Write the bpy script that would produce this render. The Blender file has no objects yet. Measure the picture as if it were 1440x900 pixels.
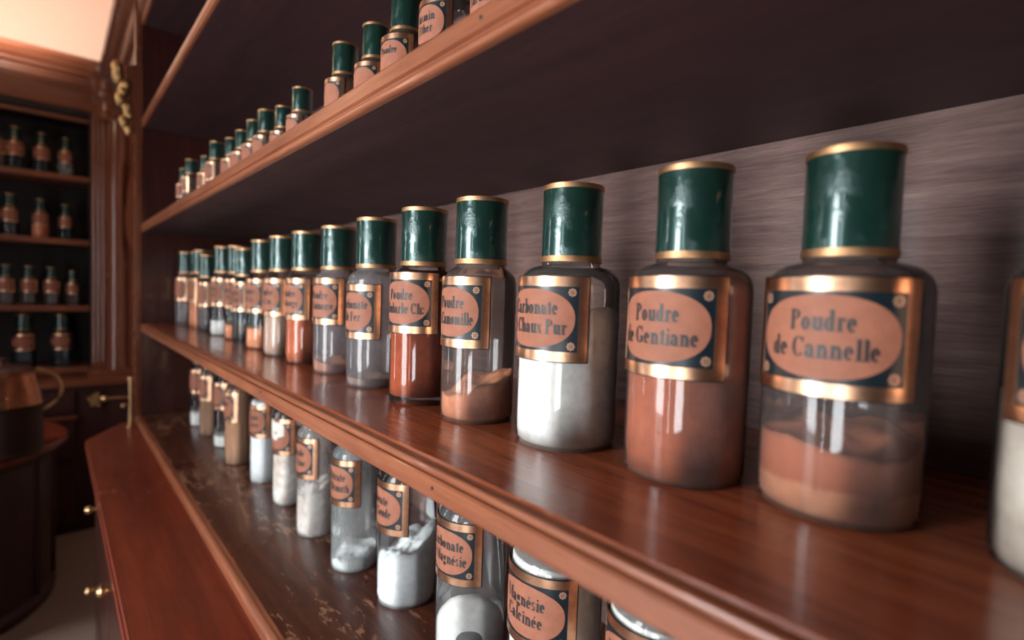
import bpy, bmesh, math, random
from math import sin, cos, pi, radians, atan2, sqrt, tan
from mathutils import Vector, Matrix, noise
random.seed(7)
scene = bpy.context.scene
C = scene.collection
# ---------------------------------------------------------------- camera
ZC = 1.15                                   # eye height above the floor
YAW, PITCH, ROLL, FPX = radians(41.17), radians(-2.58), radians(1.97), 738.9
F = Vector((sin(YAW)*cos(PITCH), cos(YAW)*cos(PITCH), sin(PITCH)))
R0 = Vector((cos(YAW), -sin(YAW), 0)); U0 = R0.cross(F)
Rv = R0*cos(ROLL) + U0*sin(ROLL); Uv = U0*cos(ROLL) - R0*sin(ROLL)
camd = bpy.data.cameras.new('camera'); cam = bpy.data.objects.new('camera', camd); C.objects.link(cam)
cam.matrix_world = Matrix(((Rv.x, Uv.x, -F.x, 0), (Rv.y, Uv.y, -F.y, 0), (Rv.z, Uv.z, -F.z, ZC), (0, 0, 0, 1)))
camd.sensor_width = 36; camd.lens = 36*FPX/1440; camd.clip_start = 0.01
camd.dof.use_dof = True; camd.dof.focus_distance = 0.56; camd.dof.aperture_fstop = 2.8
scene.camera = cam
# ---------------------------------------------------------------- world, light, exposure
w = bpy.data.worlds.new('world'); scene.world = w; w.use_nodes = True
w.node_tree.nodes['Background'].inputs[0].default_value = (0.30, 0.42, 0.75, 1)
w.node_tree.nodes['Background'].inputs[1].default_value = 0.014
scene.view_settings.view_transform = 'Standard'; scene.view_settings.look = 'None'
scene.view_settings.gamma = 1; scene.view_settings.use_curve_mapping = False
scene.view_settings.exposure = 0.10
scene.cycles.transparent_max_bounces = 24; scene.cycles.max_bounces = 8
WINDOW_EMIT = 21.0
WINDOW_COL = (0.93, 0.975, 1.0)

# ---------------------------------------------------------------- materials
def nm(name):
    m = bpy.data.materials.new(name); m.use_nodes = True
    return m, m.node_tree.nodes, m.node_tree.links, m.node_tree.nodes['Principled BSDF']
def coords(n, l, scale, rot=(0, 0, 0)):
    t = n.new('ShaderNodeTexCoord'); mp = n.new('ShaderNodeMapping'); mp.inputs['Scale'].default_value = scale
    mp.inputs['Rotation'].default_value = rot
    l.new(t.outputs['Object'], mp.inputs['Vector']); return mp.outputs[0]
def noise_n(n, l, vec, scale, detail=4, rough=.6, dist=0):
    t = n.new('ShaderNodeTexNoise'); t.inputs['Scale'].default_value = scale; t.inputs['Detail'].default_value = detail
    t.inputs['Roughness'].default_value = rough; t.inputs['Distortion'].default_value = dist
    l.new(vec, t.inputs['Vector']); return t.outputs['Fac']
def ramp(n, l, fac, stops):
    r = n.new('ShaderNodeValToRGB'); e = r.color_ramp.elements
    e[0].position, e[0].color = stops[0][0], (*stops[0][1], 1); e[1].position, e[1].color = stops[-1][0], (*stops[-1][1], 1)
    for p, c in stops[1:-1]:
        k = e.new(p); k.color = (*c, 1)
    l.new(fac, r.inputs[0]); return r.outputs['Color']
def mixc(n, l, fac, a, b, mode='MIX'):
    m = n.new('ShaderNodeMix'); m.data_type = 'RGBA'; m.blend_type = mode
    if isinstance(fac, (int, float)): m.inputs[0].default_value = fac
    else: l.new(fac, m.inputs[0])
    for i, v in ((6, a), (7, b)):
        if isinstance(v, tuple): m.inputs[i].default_value = (*v, 1)
        else: l.new(v, m.inputs[i])
    return m.outputs[2]
def mathn(n, l, op, a, b=0.5, clamp=False):
    m = n.new('ShaderNodeMath'); m.operation = op; m.use_clamp = clamp
    for i, v in ((0, a), (1, b)):
        if isinstance(v, (int, float)): m.inputs[i].default_value = v
        else: l.new(v, m.inputs[i])
    return m.outputs[0]
def bump(n, l, h, strength, dist, bsdf):
    b = n.new('ShaderNodeBump'); b.inputs['Strength'].default_value = strength; b.inputs['Distance'].default_value = dist
    l.new(h, b.inputs['Height']); l.new(b.outputs[0], bsdf.inputs['Normal'])

def wood(name, dark, mid, light, rough=.3, axis='y', grain=60, wear=None, coat=.3, bmp=.15):
    if coat == .3: coat = .4
    m, n, l, b = nm(name)
    s = {'x': (1.2, 22, 22), 'y': (22, 1.2, 22), 'z': (22, 22, 1.2)}[axis]
    v = coords(n, l, s)
    g1 = noise_n(n, l, v, grain/22, 6, .65, .6)
    g2 = noise_n(n, l, v, grain/3, 4, .7)
    v2 = coords(n, l, (1, 1, 1)); big = noise_n(n, l, v2, 7, 3, .6, .8)
    f = mathn(n, l, 'ADD', mathn(n, l, 'MULTIPLY', g1, .65), mathn(n, l, 'MULTIPLY', g2, .35))
    c = ramp(n, l, f, [(.33, dark), (.5, mid), (.68, light)])
    c = mixc(n, l, mathn(n, l, 'MULTIPLY', big, .55), c, tuple(q*.55 for q in mid))
    if wear:
        wv = coords(n, l, (10, 3.2, 10)); wn = noise_n(n, l, wv, 6.5, 7, .72)
        lo = noise_n(n, l, v2, 3.1, 2, .5)
        k = ramp(n, l, mathn(n, l, 'MULTIPLY', wn, mathn(n, l, 'ADD', lo, .5)), [(wear[0], (0, 0, 0)), (wear[0]+.035, (1, 1, 1))])
        c = mixc(n, l, mathn(n, l, 'MULTIPLY', k, wear[2]), c, wear[1])
    l.new(c, b.inputs['Base Color'])
    rr = n.new('ShaderNodeMapRange'); l.new(big, rr.inputs[0]); rr.inputs[3].default_value = rough-.08; rr.inputs[4].default_value = rough+.14
    l.new(rr.outputs[0], b.inputs['Roughness'])
    b.inputs['Coat Weight'].default_value = coat; b.inputs['Coat Roughness'].default_value = .08
    bump(n, l, g2, bmp, .002, b)
    return m
M = {}
M['shelf'] = wood('mahogany shelf', (.15, .028, .012), (.34, .080, .030), (.50, .145, .058), .20, 'y', 60, (.72, (.42, .20, .11), .5))
M['fascia'] = wood('mahogany shelf edge', (.15, .042, .018), (.28, .085, .038), (.40, .145, .07), .33, 'y', 80, None, .25)
M['counter'] = wood('red mahogany counter', (.10, .015, .006), (.20, .030, .011), (.30, .055, .018), .38, 'y', 24, (.74, (.45, .22, .14), .4), .12)
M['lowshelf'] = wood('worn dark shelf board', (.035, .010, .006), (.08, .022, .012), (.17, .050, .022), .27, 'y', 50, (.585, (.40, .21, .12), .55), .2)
M['backboard'] = wood('weathered back board', (.07, .034, .030), (.19, .105, .090), (.33, .20, .17), .55, 'y', 110, None, .05, .6)
M['panel_z'] = wood('mahogany upright', (.04, .010, .008), (.075, .018, .013), (.12, .030, .020), .35, 'z', 50)
M['trim_z'] = wood('polished mahogany column', (.13, .038, .02), (.24, .075, .038), (.34, .12, .06), .22, 'z', 50, None, .6)
M['trim_x'] = wood('mahogany cross trim', (.14, .04, .02), (.26, .08, .038), (.36, .13, .06), .35, 'x', 50)
M['trim_y'] = wood('mahogany cornice', (.09, .028, .016), (.17, .052, .028), (.26, .09, .05), .38, 'y', 50)
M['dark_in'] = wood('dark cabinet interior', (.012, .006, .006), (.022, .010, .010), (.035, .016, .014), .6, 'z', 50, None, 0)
M['under'] = wood('shelf underside painted shade', (.026, .010, .012), (.05, .018, .021), (.08, .028, .030), .55, 'y', 40, None, 0)  # shade below the shelves is put into this darker wood colour
M['drum'] = wood('dark stained table', (.028, .008, .007), (.05, .012, .010), (.08, .02, .015), .45, 'z', 30, None, .1)
def metal(name, col, rough, var=.1, tarn=None):
    m, n, l, b = nm(name); v = coords(n, l, (1, 1, 1))
    a = noise_n(n, l, v, 260, 4, .6); q = noise_n(n, l, v, 45, 4, .65)
    c = mixc(n, l, ramp(n, l, q, [(.45, (0, 0, 0)), (.75, (1, 1, 1))]), tuple(col), tuple(tarn or [k*.55 for k in col]))
    l.new(c, b.inputs['Base Color']); b.inputs['Metallic'].default_value = 1
    rr = n.new('ShaderNodeMapRange'); l.new(q, rr.inputs[0]); rr.inputs[3].default_value = rough-var*.4; rr.inputs[4].default_value = rough+var
    l.new(rr.outputs[0], b.inputs['Roughness']); bump(n, l, a, .12, .0006, b)
    return m
M['gold'] = metal('rose gold foil', (.80, .44, .27), .27, .12)
M['capgold'] = metal('dull gilt band', (.56, .30, .15), .42, .15)
M['brass'] = metal('aged brass', (.62, .40, .20), .35)
M['copper'] = metal('copper', (.55, .24, .13), .25, .15)
M['gilt'] = metal('gilt carving', (.50, .30, .14), .45, .2)
m, n, l, b = nm('green lacquer'); v = coords(n, l, (1, 1, 1))
big = noise_n(n, l, v, 55, 3, .5); fine = noise_n(n, l, v, 520, 5, .65, .5)
mask = ramp(n, l, big, [(.46, (0, 0, 0)), (.6, (1, 1, 1))])
sp = n.new('ShaderNodeTexVoronoi'); sp.inputs['Scale'].default_value = 190; l.new(v, sp.inputs['Vector'])
spk = ramp(n, l, sp.outputs['Distance'], [(.06, (1, 1, 1)), (.1, (0, 0, 0))])
c = mixc(n, l, noise_n(n, l, v, 90, 4), (.008, .019, .014), (.012, .026, .020))
c = mixc(n, l, mathn(n, l, 'MULTIPLY', spk, .2), c, (.12, .20, .17))
l.new(c, b.inputs['Base Color']); b.inputs['Roughness'].default_value = .30; b.inputs['Coat Weight'].default_value = 1; b.inputs['Coat Roughness'].default_value = .09
b.inputs['Coat Tint'].default_value = (.6, 1, .97, 1)
hgt = mathn(n, l, 'MULTIPLY', fine, mathn(n, l, 'ADD', mask, .05)); bump(n, l, hgt, .36, .0012, b)
for s in b.inputs:
    pass
bnode = [k for k in n if k.type == 'BUMP'][0]; l.new(bnode.outputs[0], b.inputs['Coat Normal'])
M['green'] = m
def plain(name, col, rough=.5, metal_=0, spec=.5, var=.0):
    m, n, l, b = nm(name)
    if var:
        v = coords(n, l, (1, 1, 1)); q = noise_n(n, l, v, 70, 5, .65)
        l.new(mixc(n, l, ramp(n, l, q, [(.35, (0, 0, 0)), (.7, (1, 1, 1))]), tuple(col), tuple(k*(1-var) for k in col)), b.inputs['Base Color'])
    else: b.inputs['Base Color'].default_value = (*col, 1)
    b.inputs['Roughness'].default_value = rough; b.inputs['Metallic'].default_value = metal_; b.inputs['Specular IOR Level'].default_value = spec
    return m
M['ink'] = plain('black label ground', (.006, .013, .018), .35)
M['border'] = plain('black label border', (.006, .005, .006), .4)
M['oval'] = plain('salmon label paper', (.36, .135, .082), .6, 0, .25, .2)
M['letter'] = plain('letter ink', (.022, .022, .022), .5)
M['rosette'] = plain('salmon rosette', (.52, .28, .18), .4, .3)
M['torn'] = plain('torn white paper', (.72, .68, .62), .8, 0, .3, .15)
M['plaster'] = plain('warm plaster', (.84, .61, .50), .8, 0, .2, .06)
M['floor'] = plain('beige floor', (.34, .26, .21), .5, 0, .4, .2)
M['dark'] = plain('dark void', (.01, .01, .012), .7)
def powder(name, a, bcol, zsplit=None, scale=90):
    m, n, l, b = nm(name); v = coords(n, l, (1, 1, 1))
    q = noise_n(n, l, v, scale, 5, .65); q2 = noise_n(n, l, v, 22, 3, .6)
    c = mixc(n, l, ramp(n, l, mathn(n, l, 'ADD', mathn(n, l, 'MULTIPLY', q, .5), mathn(n, l, 'MULTIPLY', q2, .5)), [(.38, (0, 0, 0)), (.62, (1, 1, 1))]), tuple(a), tuple(bcol))
    if zsplit:
        sx = n.new('ShaderNodeSeparateXYZ'); l.new(coords(n, l, (1, 1, 1)), sx.inputs[0])
        zz = mathn(n, l, 'ADD', sx.outputs[2], mathn(n, l, 'MULTIPLY', q2, .012))
        k = ramp(n, l, mathn(n, l, 'MULTIPLY', zz, 10), [(zsplit[0]*10-.01, (0, 0, 0)), (zsplit[0]*10+.03, (1, 1, 1))])
        c = mixc(n, l, k, c, tuple(zsplit[1]))
    l.new(c, b.inputs['Base Color']); b.inputs['Roughness'].default_value = .9; b.inputs['Specular IOR Level'].default_value = .15
    bump(n, l, q, .35, .003, b)
    return m
P = dict(white=powder('white powder', (.86, .86, .84), (.70, .68, .64)),
         lumpy=powder('lumpy white powder', (.85, .83, .80), (.52, .42, .35), None, 60),
         bluewhite=powder('cool white powder', (.86, .88, .88), (.72, .75, .76)),
         brown=powder('gentian brown powder', (.50, .135, .055), (.38, .095, .04)),
         red=powder('rhubarb red powder', (.36, .075, .025), (.24, .045, .016)),
         peach=powder('peach powder', (.78, .33, .17), (.64, .24, .12)),
         cannelle=powder('cinnamon powder', (.72, .34, .19), (.58, .25, .14), (.026, (.48, .155, .08))),
         tan=powder('tan powder', (.52, .30, .18), (.46, .25, .15)),
         beige=powder('beige powder', (.50, .34, .26), (.42, .28, .22)),
         cream=powder('cream powder', (.66, .60, .52), (.40, .33, .27), None, 40))
def glass(name, dust, dcol, tint=(1, 1, 1)):
    m, n, l, b = nm(name); n.remove(b); out = n['Material Output']
    v = coords(n, l, (1, 1, .35)); q = noise_n(n, l, v, 55, 5, .7); v2 = coords(n, l, (1, 1, 1)); q2 = noise_n(n, l, v2, 14, 3, .6)
    tr = n.new('ShaderNodeBsdfTransparent'); tr.inputs[0].default_value = (*tint, 1)
    df = n.new('ShaderNodeBsdfDiffuse'); df.inputs[0].default_value = (*dcol, 1)
    tl = n.new('ShaderNodeBsdfTranslucent'); tl.inputs[0].default_value = (*dcol, 1)
    dd = n.new('ShaderNodeMixShader'); dd.inputs[0].default_value = .35; l.new(df.outputs[0], dd.inputs[1]); l.new(tl.outputs[0], dd.inputs[2])
    mx = n.new('ShaderNodeMixShader')
    f = mathn(n, l, 'MULTIPLY', mathn(n, l, 'ADD', mathn(n, l, 'MULTIPLY', q, 1.1), mathn(n, l, 'MULTIPLY', q2, .9)), dust, True)
    l.new(f, mx.inputs[0]); l.new(tr.outputs[0], mx.inputs[1]); l.new(dd.outputs[0], mx.inputs[2])
    gl = n.new('ShaderNodeBsdfGlossy'); gl.inputs['Roughness'].default_value = .07
    fr = n.new('ShaderNodeFresnel'); fr.inputs[0].default_value = 1.45
    m2 = n.new('ShaderNodeMixShader'); l.new(fr.outputs[0], m2.inputs[0]); l.new(mx.outputs[0], m2.inputs[1]); l.new(gl.outputs[0], m2.inputs[2])
    bp = n.new('ShaderNodeBump'); bp.inputs['Strength'].default_value = .12; bp.inputs['Distance'].default_value = .002; l.new(q2, bp.inputs['Height'])
    l.new(bp.outputs[0], gl.inputs['Normal'])
    l.new(m2.outputs[0], out.inputs[0]); return m
G = dict(silver=glass('silvery filmed glass', .22, (.42, .43, .44)), milky=glass('lightly dusted glass', .14, (.45, .40, .37)), clear=glass('clear old glass', .035, (.50, .50, .50)), dusty=glass('dusty glass', .27, (.30, .235, .22)),
         grey=glass('grey filmed glass', .42, (.36, .32, .33)), frost=glass('frosted film glass', .34, (.58, .61, .61)),
         teal=glass('blue grey glass', .10, (.20, .26, .28), (.62, .74, .78)), coat=glass('powder coated glass', .34, (.72, .68, .66)))
M['dome'] = glass('glass stopper shoulder', .5, (.6, .64, .66))

# ---------------------------------------------------------------- mesh helpers
def obj(name, bm, mat, parent=None, smooth=True):
    me = bpy.data.meshes.new(name)
    bmesh.ops.recalc_face_normals(bm, faces=bm.faces[:])
    if smooth:
        for f in bm.faces: f.smooth = True
        for e in bm.edges:
            if len(e.link_faces) == 2 and e.calc_face_angle(0) > radians(22): e.smooth = False
    bm.to_mesh(me); bm.free(); me.materials.append(mat)
    o = bpy.data.objects.new(name, me); C.objects.link(o)
    if parent: o.parent = parent
    return o
def thing(name, label, cat, loc=(0, 0, 0), group=None, rz=0):
    o = bpy.data.objects.new(name, None); C.objects.link(o); o.location = loc; o.rotation_euler[2] = rz
    o.empty_display_size = .02; o['label'] = label; o['category'] = cat
    if group: o['group'] = group
    return o
def struct(name, bm, mat, smooth=False):
    o = obj(name, bm, mat, None, smooth); o['kind'] = 'structure'; return o
def box(bm, x0, y0, z0, x1, y1, z1, bev=0):
    r = bmesh.ops.create_cube(bm, size=1)
    for v in r['verts']:
        v.co = Vector(((x0+x1)/2+v.co.x*(x1-x0), (y0+y1)/2+v.co.y*(y1-y0), (z0+z1)/2+v.co.z*(z1-z0)))
    if bev:
        es = {e for v in r['verts'] for e in v.link_edges}
        bmesh.ops.bevel(bm, geom=list(es), offset=bev, segments=2, affect='EDGES', profile=.7)
    return bm
def lathe(bm, prof, seg=48, cx=0, cy=0, cz=0, a0=0, a1=2*pi):
    full = abs(a1-a0-2*pi) < 1e-6; nseg = seg if full else seg+1; rings = []
    for r, zz in prof:
        if r < 1e-6: rings.append([bm.verts.new((cx, cy, cz+zz))]); continue
        rings.append([bm.verts.new((cx+r*cos(a0+(a1-a0)*i/seg), cy+r*sin(a0+(a1-a0)*i/seg), cz+zz)) for i in range(nseg)])
    for A, B in zip(rings, rings[1:]):
        for i in range(seg):
            j = (i+1) % nseg if full else i+1
            if len(A) == 1 and len(B) == 1: continue
            if len(A) == 1: bm.faces.new((A[0], B[j], B[i]))
            elif len(B) == 1: bm.faces.new((A[i], A[j], B[0]))
            else: bm.faces.new((A[i], A[j], B[j], B[i]))
    return bm
def extrude(bm, prof, axis, a, b, close=True):
    """prof: list of (p,q); axis 'y': p=x,q=z ; axis 'x': p=y,q=z ; axis 'z': p=x,q=y"""
    def mk(t):
        return [bm.verts.new({'y': (p, t, q), 'x': (t, p, q), 'z': (p, q, t)}[axis]) for p, q in prof]
    A, B = mk(a), mk(b); k = len(prof)
    for i in range(k if close else k-1):
        j = (i+1) % k; bm.faces.new((A[i], A[j], B[j], B[i]))
    if close: bm.faces.new(A); bm.faces.new(B[::-1])
    return bm
def tube(bm, pts, rad, seg=10, caps=True):
    pts = [Vector(q) for q in pts]; rings = []
    rads = rad if isinstance(rad, (list, tuple)) else [rad]*len(pts)
    for i, q in enumerate(pts):
        t = (pts[min(i+1, len(pts)-1)]-pts[max(i-1, 0)]).normalized()
        up = Vector((0, 0, 1)) if abs(t.z) < .9 else Vector((1, 0, 0))
        a = t.cross(up).normalized(); bb = t.cross(a)
        rings.append([bm.verts.new(q+(a*cos(2*pi*k/seg)+bb*sin(2*pi*k/seg))*rads[i]) for k in range(seg)])
    for A, B in zip(rings, rings[1:]):
        for k in range(seg): bm.faces.new((A[k], A[(k+1) % seg], B[(k+1) % seg], B[k]))
    if caps: bm.faces.new(rings[0]); bm.faces.new(rings[-1][::-1])
    return bm
def ball(bm, c, r, sz=(1, 1, 1), seg=14):
    q = bmesh.ops.create_uvsphere(bm, u_segments=seg, v_segments=seg//2+2, radius=r)
    for v in q['verts']: v.co = Vector((v.co.x*sz[0], v.co.y*sz[1], v.co.z*sz[2]))+Vector(c)
    return bm
BM = bmesh.new

# ---------------------------------------------------------------- Didone lettering (2-D polygons)
TH, TN = .20, .06
class Pen:
    def __init__(s): s.q = []; s.x = 0
    def poly(s, pts): s.q.append([(s.x+px, py) for px, py in pts])
    def rect(s, x0, y0, x1, y1): s.poly([(x0, y0), (x1, y0), (x1, y1), (x0, y1)])
    def ring(s, cx, cy, rx, ry, a0=0, a1=360, th=TH, tn=TN):
        k = max(6, int(abs(a1-a0)/15)); o = []
        for i in range(k+1):
            a = radians(a0+(a1-a0)*i/k); o.append((cos(a), sin(a)))
        for (c0, s0), (c1, s1) in zip(o, o[1:]):
            s.poly([(cx+rx*c0, cy+ry*s0), (cx+rx*c1, cy+ry*s1), (cx+(rx-th)*c1, cy+(ry-tn)*s1), (cx+(rx-th)*c0, cy+(ry-tn)*s0)])
    def dot(s, cx, cy, r):
        s.poly([(cx+r*cos(k*pi/5), cy+r*sin(k*pi/5)) for k in range(10)])
    def serif(s, x, y, w=.16): s.rect(x-w, y-TN/2 if y > .01 else 0, x+w, y+TN/2 if y > .01 else TN)
    def stem(s, x, y0, y1, sb=True, st='half'):
        s.rect(x, y0, x+TH, y1)
        if sb: s.rect(x-.07, y0, x+TH+.07, y0+TN)
        if st == 'half': s.poly([(x-.09, y1-.08), (x, y1-.05), (x, y1)])
        elif st == 'full': s.rect(x-.07, y1-TN, x+TH+.07, y1)
XH = .66
def glyph(p, ch):
    if ch in ' ': p.x += .26; return
    if ch == 'é': x0 = p.x; glyph(p, 'e'); sv = p.x; p.x = x0; p.poly([(.2, XH+.08), (.26, XH+.07), (.4, XH+.27), (.3, XH+.27)]); p.x = sv; return
    if ch == 'o': p.ring(.24, XH/2, .24, XH/2); p.x += .54
    elif ch == 'e': p.ring(.23, XH/2, .23, XH/2, 0, 318); p.rect(.1, XH/2-.02, .44, XH/2+.03); p.x += .52
    elif ch == 'c': p.ring(.23, XH/2, .23, XH/2, 50, 315); p.dot(.36, XH*.74, .075); p.x += .5
    elif ch == 'a': p.stem(.26, 0, XH-.14, False, None); p.ring(.22, XH-.2, .21, .2, 0, 160, TH, TN); p.dot(.1, XH-.2, .07); p.ring(.19, .19, .19, .19, 60, 320); p.rect(.4, 0, .52, TN); p.x += .55
    elif ch == 'd': p.ring(.2, XH/2, .2, XH/2, 60, 300); p.stem(.27, 0, 1.02, False, 'half'); p.rect(.4, 0, .52, TN); p.x += .56
    elif ch == 'b': p.stem(.06, 0, 1.02, False, 'half'); p.ring(.3, XH/2, .2, XH/2, -120, 120); p.x += .54
    elif ch == 'h': p.stem(.08, 0, 1.02); p.ring(.36, XH-.22, .19, .22, 0, 165); p.stem(.38, 0, XH-.2, True, None); p.x += .66
    elif ch == 'n': p.stem(.08, 0, XH); p.ring(.36, XH-.22, .19, .22, 0, 165); p.stem(.38, 0, XH-.2, True, None); p.x += .66
    elif ch == 'm': p.stem(.08, 0, XH); p.ring(.34, XH-.22, .18, .22, 0, 165); p.stem(.35, 0, XH-.2, True, None); p.ring(.61, XH-.22, .18, .22, 0, 165); p.stem(.62, 0, XH-.2, True, None); p.x += .9
    elif ch == 'u': p.stem(.07, .2, XH, False); p.ring(.26, .22, .19, .22, 180, 345); p.stem(.36, 0, XH, False); p.rect(.5, 0, .6, TN); p.x += .63
    elif ch == 'r': p.stem(.08, 0, XH); p.ring(.36, XH-.2, .16, .2, 60, 170, .05, .05); p.dot(.38, XH-.1, .075); p.x += .48
    elif ch == 'l': p.stem(.08, 0, 1.02); p.x += .34
    elif ch == 'i': p.stem(.08, 0, XH); p.dot(.165, .86, .085); p.x += .34
    elif ch == 'j': p.stem(.08, -.15, XH, False); p.dot(.165, .86, .085); p.x += .34
    elif ch == 't': p.stem(.1, .08, .84, False, None); p.rect(0, XH-TN, .36, XH); p.ring(.25, .14, .15, .14, 180, 330, TH*.9); p.x += .4
    elif ch == 's': p.ring(.18, XH*.74, .17, XH*.26, 20, 270, .12); p.ring(.2, XH*.26, .17, XH*.26, -160, 90, .12); p.x += .43
    elif ch == 'g': p.ring(.22, XH*.66, .2, XH*.34); p.ring(.22, -.08, .23, .17); p.rect(.36, XH-.06, .5, XH); p.x += .52
    elif ch == 'v': p.poly([(.0, XH), (.16, XH), (.3, 0), (.22, 0)]); p.poly([(.26, 0), (.3, 0), (.46, XH), (.41, XH)]); p.x += .48
    elif ch == 'y': p.poly([(.0, XH), (.16, XH), (.3, 0), (.22, 0)]); p.poly([(.12, -.25), (.18, -.25), (.46, XH), (.41, XH)]); p.x += .48
    elif ch == 'x': p.poly([(.0, XH), (.18, XH), (.48, 0), (.3, 0)]); p.poly([(.0, 0), (.06, 0), (.45, XH), (.39, XH)]); p.x += .5
    elif ch == 'z': p.rect(0, 0, .4, TN); p.rect(0, XH-TN, .4, XH); p.poly([(0, TN), (.16, TN), (.4, XH-TN), (.24, XH-TN)]); p.x += .44
    elif ch == ':': p.dot(.1, .1, .085); p.dot(.1, XH-.1, .085); p.x += .26
    elif ch == "'": p.poly([(.05, .72), (.1, .72), (.18, 1), (.05, 1)]); p.x += .2
    elif ch == 'P': p.stem(.08, 0, 1, True, 'full'); p.ring(.28, .75, .32, .25, -90, 90, .18); p.x += .66
    elif ch == 'R': p.stem(.08, 0, 1, True, 'full'); p.ring(.28, .75, .32, .25, -90, 90, .18); p.poly([(.3, .5), (.44, .52), (.72, 0), (.56, 0)]); p.x += .76
    elif ch == 'B': p.stem(.08, 0, 1, True, 'full'); p.ring(.28, .76, .3, .24, -90, 90, .18); p.ring(.28, .27, .34, .27, -90, 90, .18); p.x += .7
    elif ch in 'CG':
        p.ring(.36, .5, .36, .5, 40, 320, .2); p.rect(.58, .68, .64, 1)
        if ch == 'G': p.stem(.5, .05, .42, False, 'full'); p.x += .8
        else: p.x += .72
    elif ch == 'O': p.ring(.36, .5, .36, .5, 0, 360, .2); p.x += .78
    elif ch == 'F': p.stem(.08, 0, 1, True, 'full'); p.rect(.2, .95, .62, 1); p.rect(.57, .72, .62, 1); p.rect(.2, .5, .45, .55); p.rect(.42, .4, .46, .65); p.x += .66
    elif ch == 'E': p.stem(.08, 0, 1, True, 'full'); p.rect(.2, .95, .62, 1); p.rect(.57, .72, .62, 1); p.rect(.2, .5, .45, .55); p.rect(.2, 0, .64, TN); p.rect(.59, 0, .64, .3); p.x += .7
    elif ch == 'L': p.stem(.08, 0, 1, True, 'full'); p.rect(.2, 0, .62, TN); p.rect(.57, 0, .62, .32); p.x += .66
    elif ch == 'M': p.rect(.08, 0, .13, 1); p.rect(0, 0, .22, TN); p.poly([(.06, 1), (.25, 1), (.5, .02), (.42, .02)]); p.poly([(.42, .02), (.47, .02), (.75, 1), (.7, 1)]); p.stem(.7, 0, 1, True, 'full'); p.x += 1.0
    elif ch == 'N': p.rect(.08, 0, .13, 1); p.rect(0, 0, .22, TN); p.poly([(.06, 1), (.26, 1), (.68, 0), (.55, 0)]); p.rect(.62, 0, .67, 1); p.rect(.54, .95, .76, 1); p.x += .8
    elif ch == 'S': p.ring(.28, .74, .25, .26, 20, 270, .17); p.ring(.3, .26, .26, .26, -160, 90, .17); p.x += .62
    elif ch == 'J': p.stem(.25, .2, 1, False, 'full'); p.ring(.22, .2, .2, .2, 180, 350, .15); p.x += .52
    elif ch == 'Z': p.rect(0, 0, .55, TN); p.rect(0, .95, .55, 1); p.poly([(0, TN), (.2, TN), (.55, .95), (.35, .95)]); p.x += .6
    else: p.x += .3
def textpolys(t):
    p = Pen()
    for ch in t: glyph(p, ch)
    return p.q, p.x

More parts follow.
